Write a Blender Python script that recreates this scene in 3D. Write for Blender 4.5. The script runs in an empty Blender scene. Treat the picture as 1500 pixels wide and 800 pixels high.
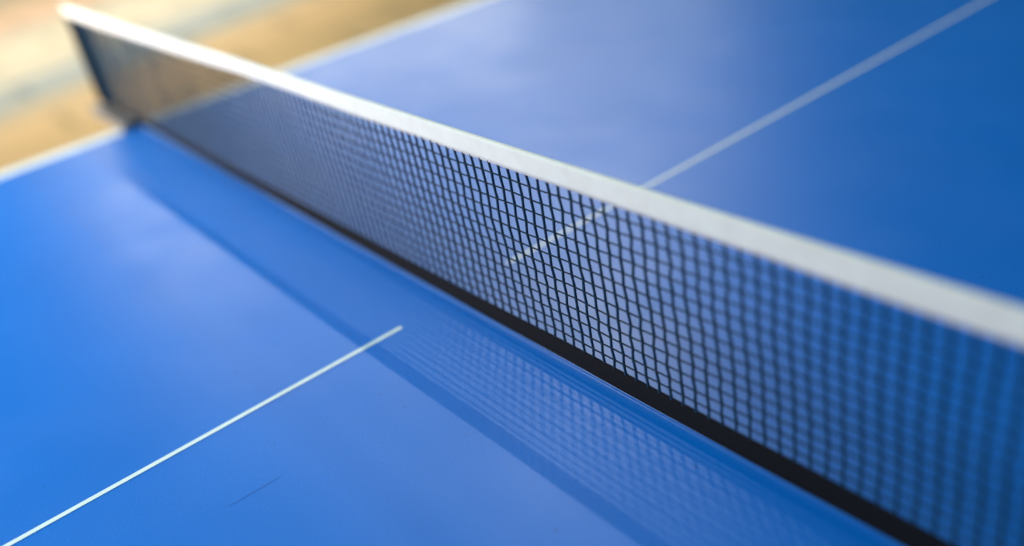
import bpy, bmesh, math, random
from mathutils import Vector, Matrix, noise
random.seed(4)
S = bpy.context.scene
C = S.collection
Z0 = 0.76                                   # height of the playing surface

# ------------------------------------------------------------------ camera
cd = bpy.data.cameras.new('camera')
cam = bpy.data.objects.new('camera', cd); C.objects.link(cam)
rx = Vector((0.6201511, 0.7661284, -0.1687006))
ry = -Vector((0.2963538, -0.4279052, -0.8538569))
rz = -Vector((-0.7263519, 0.4795252, -0.4924109))
M = Matrix((rx, ry, rz)).transposed().to_4x4()
M.translation = Vector((0.54027, -0.29552, 0.35779 + Z0))
cam.matrix_world = M
cd.sensor_width = 36.0
cd.lens = 36.0 * 1338.7 / 1500.0
cd.clip_start = 0.02
cd.clip_end = 200
cd.dof.use_dof = True
cd.dof.focus_distance = 0.572
cd.dof.aperture_fstop = 1.75
S.camera = cam

# ------------------------------------------------------------------ world, exposure
W = bpy.data.worlds.new('World'); S.world = W; W.use_nodes = True
bg = W.node_tree.nodes['Background']
bg.inputs['Color'].default_value = (0.30, 0.72, 1.0, 1)
bg.inputs['Strength'].default_value = 0.11
S.view_settings.view_transform = 'Standard'
S.view_settings.look = 'None'
S.view_settings.exposure = 0.0
S.view_settings.gamma = 1.0

# ------------------------------------------------------------------ lamps (tubes and windows of the hall, plus added fill lamps)
def lamp(name, loc, target, sx, sy, watts, color=(1, 1, 1), shape='RECTANGLE', along_x=False):
    d = bpy.data.lights.new(name, 'AREA')
    d.shape = shape; d.size = sx; d.size_y = sy; d.energy = watts; d.color = color
    o = bpy.data.objects.new(name, d); C.objects.link(o)
    o.location = (loc[0], loc[1], loc[2] + Z0)
    v = Vector((target[0], target[1], target[2])) - Vector(loc)
    if along_x:                              # long side parallel to the net
        z = -v.normalized(); x = (Vector((1, 0, 0)) - z * z.x).normalized(); y = z.cross(x)
        o.rotation_euler = Matrix((x, y, z)).transposed().to_euler()
    else:
        o.rotation_euler = v.to_track_quat('-Z', 'Y').to_euler()
    return o
T = (-0.1, 0, 0)
# a row of tube lamps running parallel to the net, a little behind it
TUBE_P = (3.1, 2.1, 1.7, 1.6, 3.8, 6.8)
for (x, ln), p in zip(((-.8, .45), (-1.3, .55), (-1.9, .62), (-2.6, .75), (-3.45, .9), (-4.5, 1.1)), TUBE_P):
    lamp('tube_light', (x, 0.72, 1.50), (.1, -.05, 0), ln, .010, p, (1.0, 0.97, 0.84), along_x=True)
TUBE2_P = (0.5, 1.6)
for (x, ln), p in zip(((-1.4, 1.0), (-3.5, 2.0)), TUBE2_P):
    lamp('second_tube_light', (x, 1.08, 1.50), (.1, -.05, 0), ln, .012, p, (1.0, 0.97, 0.84), along_x=True)
lamp('side_lamp', (-1.85, 1.66, 1.72), (0.1, 0, 0), 0.12, 0.12, 11, (1.0, 0.93, 0.75))  # unseen small lamp beyond the net, casts dots through the mesh
def window(az, el, d, w, h, p):
    a, e = math.radians(az), math.radians(el)
    lamp('window_light', (-d * math.cos(a) * math.cos(e), d * math.sin(a) * math.cos(e), d * math.sin(e)), T, w, h, p, (1.0, 0.96, 0.86))
window(28, 10, 4, 1.4, .5, 17)
window(45, 24, 4, 1.1, 1.9, 13)
lamp('overhead_fill_light', (-0.36, -0.75, 1.15), (-0.28, -0.10, 0), 0.8, 0.8, 14.5, (0.56, 0.92, 1.0))  # added fill lamp: soft ambient that weakens towards the right
lamp('front_fill_light', (-1.22, -1.0, 0.14), (-0.55, 0, 0.12), 0.4, 0.3, 37, (1.0, 0.95, 0.90))  # added low fill lamp, brightens the near face of the tape
floor_fill = lamp('floor_fill_light', (-6.2, 1.1, 2.6), (-6.4, 1.0, 0), 4.6, 3.6, 176, (1.0, 0.98, 0.95)); floor_fill.data.spread = math.radians(105)  # added fill lamp, only brightens the floor in the background

# ------------------------------------------------------------------ materials
def mat(name):
    m = bpy.data.materials.new(name); m.use_nodes = True
    nt = m.node_tree; b = nt.nodes['Principled BSDF']
    return m, nt, b
def nd(nt, t, **kw):
    n = nt.nodes.new(t)
    for k, v in kw.items(): setattr(n, k, v)
    return n
def noise_ramp(nt, scale, c0, c1, lo=.35, hi=.65, detail=6, vec=None, mscale=None):
    tc = nd(nt, 'ShaderNodeTexCoord'); mp = nd(nt, 'ShaderNodeMapping')
    nt.links.new(tc.outputs['Object'], mp.inputs[0])
    if mscale: mp.inputs['Scale'].default_value = mscale
    n = nd(nt, 'ShaderNodeTexNoise'); n.inputs['Scale'].default_value = scale; n.inputs['Detail'].default_value = detail
    nt.links.new(mp.outputs[0], n.inputs['Vector'])
    r = nd(nt, 'ShaderNodeValToRGB'); r.color_ramp.elements[0].position = lo; r.color_ramp.elements[1].position = hi
    r.color_ramp.elements[0].color = (*c0, 1); r.color_ramp.elements[1].color = (*c1, 1)
    nt.links.new(n.outputs['Fac'], r.inputs[0])
    return n, r
def g(v): return (v, v, v)
def bump(nt, b, src, strength, dist):
    bp = nd(nt, 'ShaderNodeBump'); bp.inputs['Strength'].default_value = strength; bp.inputs['Distance'].default_value = dist
    nt.links.new(src, bp.inputs['Height']); nt.links.new(bp.outputs[0], b.inputs['Normal'])

def blue_mat():
    m, nt, b = mat('blue_table_paint')
    n, r = noise_ramp(nt, 9, (0.0003, 0.156, 0.615), (0.0005, 0.168, 0.655), .3, .7)
    # fine grain and sparse tiny dark specks in the paint
    ng, rg = noise_ramp(nt, 650, g(.90), g(1.08), .3, .7, 4)
    ns, rs = noise_ramp(nt, 170, g(.55), g(1.0), .235, .262, 2)
    m1 = nd(nt, 'ShaderNodeMix', data_type='RGBA', blend_type='MULTIPLY'); m1.inputs['Factor'].default_value = 1
    m2 = nd(nt, 'ShaderNodeMix', data_type='RGBA', blend_type='MULTIPLY'); m2.inputs['Factor'].default_value = 1
    nt.links.new(r.outputs[0], m1.inputs['A']); nt.links.new(rg.outputs[0], m1.inputs['B'])
    nt.links.new(m1.outputs['Result'], m2.inputs['A']); nt.links.new(rs.outputs[0], m2.inputs['B'])
    nt.links.new(m2.outputs['Result'], b.inputs['Base Color'])
    n2, r2 = noise_ramp(nt, 13, g(.37), g(.44), .3, .7, 8)
    nt.links.new(r2.outputs[0], b.inputs['Roughness'])
    n3, r3 = noise_ramp(nt, 900, g(0), g(1), .3, .7, 3)
    bump(nt, b, n3.outputs['Fac'], .1, .0004)
    b.inputs['IOR'].default_value = 1.5
    b.inputs['Specular IOR Level'].default_value = .37
    return m
BLUE = blue_mat()
def simple(name, c0, c1, rough, scale=60, bs=0, bd=.0003, metallic=0, spec=.5, bscale=None):
    m, nt, b = mat(name)
    n, r = noise_ramp(nt, scale, c0, c1)
    nt.links.new(r.outputs[0], b.inputs['Base Color'])
    b.inputs['Roughness'].default_value = rough; b.inputs['Metallic'].default_value = metallic
    b.inputs['Specular IOR Level'].default_value = spec
    if bs:
        n2, r2 = noise_ramp(nt, bscale or scale, g(0), g(1)); bump(nt, b, n2.outputs['Fac'], bs, bd)
    return m
LINE = simple('white_line_paint', (.84, .84, .82), (.90, .90, .88), .45, 120, .15, .0003)
EDGE = simple('board_edge', (.02, .05, .16), (.03, .06, .18), .6)
CORD = simple('net_cord', (.002, .010, .016), (.004, .016, .024), .8, 300, spec=.15)
CORDV = simple('net_upright_cord', (.001, .026, .060), (.002, .036, .080), .8, 300, spec=.15)
HEM = simple('black_hem_cloth', (.003, .003, .005), (.006, .006, .009), .9, 700, .5, .0004, spec=.1)
STEEL = simple('clamp_steel', (.20, .16, .15), (.26, .21, .19), .4, 80, .1, metallic=.3)
BLACKM = simple('black_metal', (.012, .012, .013), (.02, .02, .022), .45, 60)
DARKF = simple('dark_frame_paint', (.02, .025, .04), (.03, .035, .05), .5)
SCUFF = simple('scuff', (.002, .105, .48), (.003, .118, .54), .42, 400)
def tape_mat():
    m, nt, b = mat('white_tape_cloth')
    n, r = noise_ramp(nt, 90, (.87, .79, .72), (.92, .85, .78))
    nt.links.new(r.outputs[0], b.inputs['Base Color']); b.inputs['Roughness'].default_value = .85
    b.inputs['Specular IOR Level'].default_value = .2
    n2, r2 = noise_ramp(nt, 1400, g(0), g(1), .3, .7, 2)
    bump(nt, b, n2.outputs['Fac'], .35, .0004)
    tr = nd(nt, 'ShaderNodeBsdfTranslucent'); tr.inputs[0].default_value = (.8, .8, .76, 1)
    mx = nd(nt, 'ShaderNodeMixShader'); mx.inputs[0].default_value = .25
    nt.links.new(b.outputs[0], mx.inputs[1]); nt.links.new(tr.outputs[0], mx.inputs[2])
    nt.links.new(mx.outputs[0], nt.nodes['Material Output'].inputs['Surface'])
    return m
TAPE = tape_mat()
def floor_mat():
    m, nt, b = mat('wooden_floor')
    tc = nd(nt, 'ShaderNodeTexCoord')
    sp = nd(nt, 'ShaderNodeSeparateXYZ'); nt.links.new(tc.outputs['Object'], sp.inputs[0])
    mr = nd(nt, 'ShaderNodeMapRange'); mr.inputs['From Min'].default_value = -9.0; mr.inputs['From Max'].default_value = -3.4
    # boards wander a little in tone along their length
    n, _ = noise_ramp(nt, 1.0, g(0), g(1), mscale=(1.6, .35, 1))
    ma = nd(nt, 'ShaderNodeMath', operation='MULTIPLY_ADD'); ma.inputs[1].default_value = .5; ma.inputs[2].default_value = -.25
    nt.links.new(n.outputs['Fac'], ma.inputs[0])
    ad = nd(nt, 'ShaderNodeMath', operation='ADD'); nt.links.new(sp.outputs[0], ad.inputs[0]); nt.links.new(ma.outputs[0], ad.inputs[1])
    sh = nd(nt, 'ShaderNodeMath', operation='MULTIPLY_ADD'); sh.inputs[1].default_value = .3
    nt.links.new(sp.outputs[1], sh.inputs[0]); nt.links.new(ad.outputs[0], sh.inputs[2]); nt.links.new(sh.outputs[0], mr.inputs['Value'])
    r = nd(nt, 'ShaderNodeValToRGB'); cr = r.color_ramp
    stops = [(-9.0, (.62, .52, .36)), (-7.9, (.60, .50, .34)), (-7.3, (.64, .43, .28)), (-6.7, (.58, .42, .29)), (-6.3, (.42, .41, .33)),
             (-6.0, (.58, .52, .37)), (-5.5, (.57, .52, .40)), (-5.1, (.56, .51, .38)), (-4.8, (.37, .40, .38)), (-4.4, (.37, .40, .38)),
             (-4.25, (.58, .46, .27)), (-4.05, (.72, .51, .26)), (-3.75, (.76, .52, .24)), (-3.5, (.72, .50, .22))]
    cr.elements[0].position = 0; cr.elements[0].color = (*stops[0][1], 1)
    cr.elements[1].position = 1; cr.elements[1].color = (*stops[-1][1], 1)
    for x, c in stops[1:-1]:
        e = cr.elements.new((x + 9) / 5.6); e.color = (*c, 1)
    nt.links.new(mr.outputs[0], r.inputs[0])
    br = nd(nt, 'ShaderNodeTexBrick'); br.inputs['Scale'].default_value = 1
    br.inputs['Brick Width'].default_value = .9; br.inputs['Row Height'].default_value = .42
    br.inputs['Mortar Size'].default_value = .03
    br.inputs['Color1'].default_value = (1, .97, .92, 1); br.inputs['Color2'].default_value = (.98, .90, .76, 1); br.inputs['Mortar'].default_value = (.60, .60, .54, 1)
    mp = nd(nt, 'ShaderNodeMapping'); mp.inputs['Rotation'].default_value = (0, 0, math.radians(90))
    nt.links.new(tc.outputs['Object'], mp.inputs[0]); nt.links.new(mp.outputs[0], br.inputs['Vector'])
    gn, gr = noise_ramp(nt, 6, g(.93), g(1.03), mscale=(8, .5, 1))
    m1 = nd(nt, 'ShaderNodeMix', data_type='RGBA', blend_type='MULTIPLY'); m1.inputs['Factor'].default_value = 1
    nt.links.new(r.outputs[0], m1.inputs['A']); nt.links.new(br.outputs[0], m1.inputs['B'])
    m2 = nd(nt, 'ShaderNodeMix', data_type='RGBA', blend_type='MULTIPLY'); m2.inputs['Factor'].default_value = 1
    nt.links.new(m1.outputs['Result'], m2.inputs['A']); nt.links.new(gr.outputs[0], m2.inputs['B'])
    nt.links.new(m2.outputs['Result'], b.inputs['Base Color'])
    b.inputs['Roughness'].default_value = .5
    return m
FLOOR = floor_mat()

# ------------------------------------------------------------------ helpers
def obj(name, bm, m, parent=None, smooth=False, keep=False):
    me = bpy.data.meshes.new(name)
    bmesh.ops.recalc_face_normals(bm, faces=bm.faces)
    bm.to_mesh(me); bm.free()
    if smooth:
        for p in me.polygons: p.use_smooth = True
    me.materials.append(m)
    o = bpy.data.objects.new(name, me); C.objects.link(o)
    if parent: o.parent = parent
    return o
def box(bm, x0, x1, y0, y1, z0, z1, bev=0, seg=2):
    vs = bmesh.ops.create_cube(bm, size=1)['verts']
    for v in vs:
        v.co = Vector(((x0 + x1) / 2 + v.co.x * (x1 - x0), (y0 + y1) / 2 + v.co.y * (y1 - y0), (z0 + z1) / 2 + v.co.z * (z1 - z0)))
    if bev:
        es = list({e for v in vs for e in v.link_edges})
        bmesh.ops.bevel(bm, geom=es, offset=bev, segments=seg, affect='EDGES', profile=.5)
def sheet(bm, x0, x1, y0, y1, z):
    vs = [bm.verts.new(c) for c in ((x0, y0, z), (x1, y0, z), (x1, y1, z), (x0, y1, z))]
    bm.faces.new(vs)
def cyl(bm, p0, p1, r, n=20, r2=None):
    p0, p1 = Vector(p0), Vector(p1); d = p1 - p0
    mtx = Matrix.Translation((p0 + p1) / 2) @ d.to_track_quat('Z', 'Y').to_matrix().to_4x4()
    bmesh.ops.create_cone(bm, cap_ends=True, segments=n, radius1=r, radius2=r if r2 is None else r2, depth=d.length, matrix=mtx)
def sweep(bm, pts, secs):
    """one tube: pts centres, secs list of section rings (lists of Vectors, offset from centre)"""
    rings = [[bm.verts.new(p + s) for s in sec] for p, sec in zip(pts, secs)]
    n = len(rings[0])
    for a, b in zip(rings, rings[1:]):
        for i in range(n): bm.faces.new((a[i], a[(i + 1) % n], b[(i + 1) % n], b[i]))
    bm.faces.new(rings[0][::-1]); bm.faces.new(rings[-1])
def empty(name, label, cat, loc=(0, 0, 0), group=None):
    o = bpy.data.objects.new(name, None); C.objects.link(o); o.location = loc; o.empty_display_size = .1
    o['label'] = label; o['category'] = cat
    if group: o['group'] = group
    return o

# ------------------------------------------------------------------ floor
bm = bmesh.new(); sheet(bm, -60, 60, -60, 60, 0)
fl = obj('floor', bm, FLOOR); fl['kind'] = 'structure'

# ------------------------------------------------------------------ table (coordinates relative to its surface centre on the floor)
HX, HY, TH = .7670, 1.37, .022
table = empty('ping_pong_table', 'blue table tennis table with white side and centre lines, its net stretched across the middle', 'ping pong table')
def make_half(s):
    """s = -1 the half this side of the net, +1 the half beyond; the halves meet slightly out of line"""
    dx = .0038 if s < 0 else -.0028
    bm = bmesh.new()
    y0, y1 = sorted((s * .0002, s * HY))
    box(bm, -HX + dx, HX + dx, y0, y1, Z0 - TH, Z0, .0005, 2)
    top = obj('table_top', bm, BLUE, table)
    z = Z0 + .00025
    for sx in (-1, 1):
        bm = bmesh.new()
        xa, xb = sorted((sx * (HX - .0012), sx * (HX - .0275)))
        sheet(bm, xa + dx, xb + dx, y0 + .002 if s > 0 else y0 + .0225, y1 - .002 if s < 0 else y1 - .0225, z)
        obj('side_line', bm, LINE, top)
    bm = bmesh.new()
    ya, yb = sorted((s * (HY - .0012), s * (HY - .0205)))
    sheet(bm, -HX + .0012 + dx, HX - .0012 + dx, ya, yb, z)
    obj('end_line', bm, LINE, top)
    # centre line, painted a little short of the net, with a rounded end
    bm = bmesh.new()
    ye = .0475 if s < 0 else .060
    w = .0020
    yend = s * (HY - .0225)
    pts = [(-w, yend), (w, yend)]
    for k in range(9):
        a = math.pi * k / 8
        pts.append((w * math.cos(a), s * (ye + w - w * math.sin(a) )))
    vs = [bm.verts.new((x + dx, y, z)) for x, y in pts]
    bm.faces.new(vs)
    obj('center_line', bm, LINE, top)
    # steel apron and folding legs underneath
    bm = bmesh.new()
    ya, yb = sorted((s * .03, s * (HY - .06)))
    zt, zb = Z0 - TH - .0005, Z0 - TH - .045
    box(bm, -HX + .03, -HX + .055, ya, yb, zb, zt, .002); box(bm, HX - .055, HX - .03, ya, yb, zb, zt, .002)
    box(bm, -HX + .056, HX - .056, ya, ya + .025, zb, zt, .002); box(bm, -HX + .056, HX - .056, yb - .025, yb, zb, zt, .002)
    obj('apron', bm, DARKF, table)
    for sx in (-1, 1):
        for yy in (.22, 1.12):
            bm = bmesh.new()
            cyl(bm, (sx * .60, s * yy, .03), (sx * .60, s * yy, zb - .001), .018, 16)
            lg = obj('leg', bm, DARKF, table, True)
            bm = bmesh.new(); cyl(bm, (sx * .60, s * yy, 0), (sx * .60, s * yy, .0295), .026, 16, .022)
            obj('foot', bm, BLACKM, lg, True)
    return top
near = make_half(-1); far = make_half(1)
# wear on the near half: one scratch, a chip and two faint rubs
def mark(name, pts, widths, z=Z0 + .00012):
    bm = bmesh.new(); L = []; R_ = []
    for i, (p, w) in enumerate(zip(pts, widths)):
        a = Vector(pts[max(i - 1, 0)]); b = Vector(pts[min(i + 1, len(pts) - 1)]); t = (b - a).normalized(); n = Vector((-t.y, t.x))
        L.append(bm.verts.new((p[0] + n.x * w, p[1] + n.y * w, z))); R_.append(bm.verts.new((p[0] - n.x * w, p[1] - n.y * w, z)))
    for i in range(len(pts) - 1): bm.faces.new((L[i], R_[i], R_[i + 1], L[i + 1]))
    return obj(name, bm, SCUFF, near)
mark('scratch', [(.0821, -.2234), (.0824, -.210), (.0831, -.198), (.0828, -.187)], [.0002, .0004, .0003, .00006])
mark('chip', [(.1418, -.0900), (.1430, -.0890), (.1440, -.0886)], [.0002, .0009, .0002])
mark('rub_mark', [(.0600, -.1042), (.0627, -.1035), (.0650, -.1030)], [.0001, .0008, .0001])
mark('rub_mark', [(.0865, -.1008), (.0885, -.1001), (.0905, -.0996)], [.0001, .0008, .0001])

# ------------------------------------------------------------------ net
net = empty('table_tennis_net', 'dark mesh net with white top tape and black bottom hem across the blue table', 'net', (0, 0, Z0))
XL, XR = -.915, .915
HT = .1525
def crest(x): return .0019 * math.exp(-((x + .28) / .17) ** 2)     # the tape rides up a little where the cord is tight
def nz(x, f, seed): return noise.noise(Vector((x * f, seed, .37)))
def hem_low(x):                        # the hem lifts off the table towards its clamps
    t = min(1, max(0, (abs(x) - .30) / .45)); t = t * t * (3 - 2 * t)
    return .0020 + .0030 * t + .0005 * nz(x, 6, 3)
def hem_h(x):
    return .0142 + .0026 * min(1, max(0, (x - .02) / .35)) + .0003 * nz(x, 14, 5)
def sway(x, z): return .0011 * nz(x, 5, 1 + z * 8) * math.sin(math.pi * min(1, max(0, z / .14))) + .0006 * nz(x, 17, 9 + z * 15)

tape_lo = lambda x: HT - .0161 + crest(x) + .0004 * nz(x, 20, 7)
# white tape: a cord in the fold, then two flat layers down to the mesh
bm = bmesh.new(); rings = []
N = 260
for i in range(N + 1):
    x = XL - .006 + (XR - XL + .012) * i / N
    endf = min(1.0, min(i, N - i) / 4.0) ** .5 if i not in (0, N) else .25
    top = HT + crest(x) + .0003 * nz(x, 9, 11); lo = top - (top - tape_lo(x)) * (0.55 + .45 * endf)
    th = .0012 + .0002 * nz(x, 30, 2); rc = .0017
    prof = [(-th * .7, lo), (-th, lo + .003), (-th * 1.05, lo + .008), (-rc * .85, top - rc * 1.9), (-rc, top - rc), (-rc * .7, top - rc * .3), (0, top),
            (rc * .7, top - rc * .3), (rc, top - rc), (rc * .85, top - rc * 1.9), (th * 1.05, lo + .008), (th, lo + .003), (th * .7, lo)]
    yo = .0004 * nz(x, 8, 21)
    rings.append([bm.verts.new((x, y * endf + yo, z)) for y, z in prof])
for a, b in zip(rings, rings[1:]):
    n = len(a)
    for k in range(n): bm.faces.new((a[k], a[(k + 1) % n], b[(k + 1) % n], b[k]))
bm.faces.new(rings[0]); bm.faces.new(rings[-1][::-1])
tape = obj('top_tape', bm, TAPE, net, True)
# stitching along the lower edge of the tape
bm = bmesh.new(); x = XL + .004
while x < XR - .004:
    z = tape_lo(x) + .0022
    for yy in (-.00135,):
        vs = [(x, yy - .0002, z - .00018), (x + .0019, yy - .0002, z - .00018), (x + .0019, yy - .0002, z + .00018), (x, yy - .0002, z + .00018)]
        bm.faces.new([bm.verts.new(v) for v in vs])
    x += .0030
obj('stitching', bm, TAPE, tape)

# hem
bm = bmesh.new(); rings = []
for i in range(N + 1):
    x = XL + .002 + (XR - XL - .004) * i / N
    lo = hem_low(x); hi = lo + hem_h(x); th = .0016; m_ = (lo + hi) / 2
    prof = [(-.0006, lo), (-th, lo + .0018), (-th * .9, m_), (-th * .8, hi - .002), (-.0006, hi), (.0006, hi), (th * .8, hi - .002), (th * .9, m_), (th, lo + .0018), (.0006, lo)]
    yo = .0004 * nz(x, 11, 31)
    rings.append([bm.verts.new((x, y + yo, z)) for y, z in prof])
for a, b in zip(rings, rings[1:]):
    n = len(a)
    for k in range(n): bm.faces.new((a[k], a[(k + 1) % n], b[(k + 1) % n], b[k]))
bm.faces.new(rings[0]); bm.faces.new(rings[-1][::-1])
obj('bottom_hem', bm, HEM, net, True)
# side hems (sleeves at both ends)
for x0, x1 in ((XL, XL + .030), (XR - .030, XR)):
    bm = bmesh.new(); box(bm, x0, x1, -.0030, .0030, .0095, HT - .0155, .001, 2)
    obj('side_hem', bm, HEM, net)

# netting: knots on a slightly uneven grid
PITCH, ROWS = .0094, 14
NX = int((XR - XL - .055) / PITCH)
def knot(i, j):
    x = XL + .029 + i * PITCH
    x0 = x
    lo = hem_low(x) + hem_h(x) - .001; hi = tape_lo(x) + .0012
    t = j / ROWS
    t = t - .10 * t * (1 - t) * (1 - t)                     # rows pack together above the hem
    x += (.0005 if (i + j) % 2 else -.0005) * (.6 + .8 * abs(nz(x0, 13, 40 + j)))   # zigzag of the knots
    x += .0013 * nz(x0, 7, 50 + j * .35)
    x += random.uniform(-.00035, .00035)
    z = lo + (hi - lo) * t + random.uniform(-.0002, .0002) + .0009 * nz(x0, 30, 60 + j * .6)
    return Vector((x, sway(x0, z), z))
K = [[knot(i, j) for j in range(ROWS + 1)] for i in range(NX + 1)]
bm = bmesh.new()
def oct_(wx, wy):
    return [Vector((wx * math.cos(a), wy * math.sin(a), 0)) for a in (0, math.pi / 3, 2 * math.pi / 3, math.pi, 4 * math.pi / 3, 5 * math.pi / 3)]
for i in range(NX + 1):
    pts, secs = [], []
    for j in range(ROWS + 1):
        wob = .00105 + .0001 * random.uniform(-1, 1)
        pts.append(K[i][j]); secs.append(oct_(wob * 1.08, .00088))
        if j < ROWS:
            mid = (K[i][j] + K[i][j + 1]) / 2
            pts.append(mid); secs.append(oct_(wob * .95, .00080))
    sweep(bm, pts, secs)
nv = len(bm.faces)
for j in range(1, ROWS):
    pts, secs = [], []
    for i in range(NX + 1):
        w = .00058
        pts.append(K[i][j] + Vector((0, -.0003, 0))); secs.append([Vector((0, w * math.cos(a), w * math.sin(a) * .9)) for a in (.4, 1.66, 2.9, 4.2, 5.4)])
    sweep(bm, pts, secs)
for k, f in enumerate(bm.faces): f.material_index = 1 if k < nv else 0
no = obj('netting', bm, CORD, net); no.data.materials.append(CORDV)

# posts and clamps (both ends)
for s in (-1, 1):
    xo = s * (.915 - .004)
    bm = bmesh.new(); box(bm, xo - .022, xo + .022, .0035, .0185, -.03, HT - .012, .005, 3)
    post = obj('net_post', bm, BLACKM, net, True)
    bm = bmesh.new()
    xa, xb = sorted((s * .735, s * .886))
    box(bm, xa, xb, -.026, .003, .0008, .0120, .002)               # upper jaw and arm resting on the top
    xa, xb = sorted((s * .770, s * .782)); box(bm, xa, xb, -.0185, .0035, -.060, .0002, .001)
    xa, xb = sorted((s * .715, s * .7695)); box(bm, xa, xb, -.0185, .0035, -.060, -.054, .001)
    cl = obj('clamp', bm, STEEL, net)
    bm = bmesh.new(); cyl(bm, (s * .735, -.0075, -.095), (s * .735, -.0075, -.0225), .004, 12)
    cyl(bm, (s * .735, -.0075, -.110), (s * .735, -.0075, -.0955), .014, 18)
    obj('screw_knob', bm, BLACKM, cl, True)
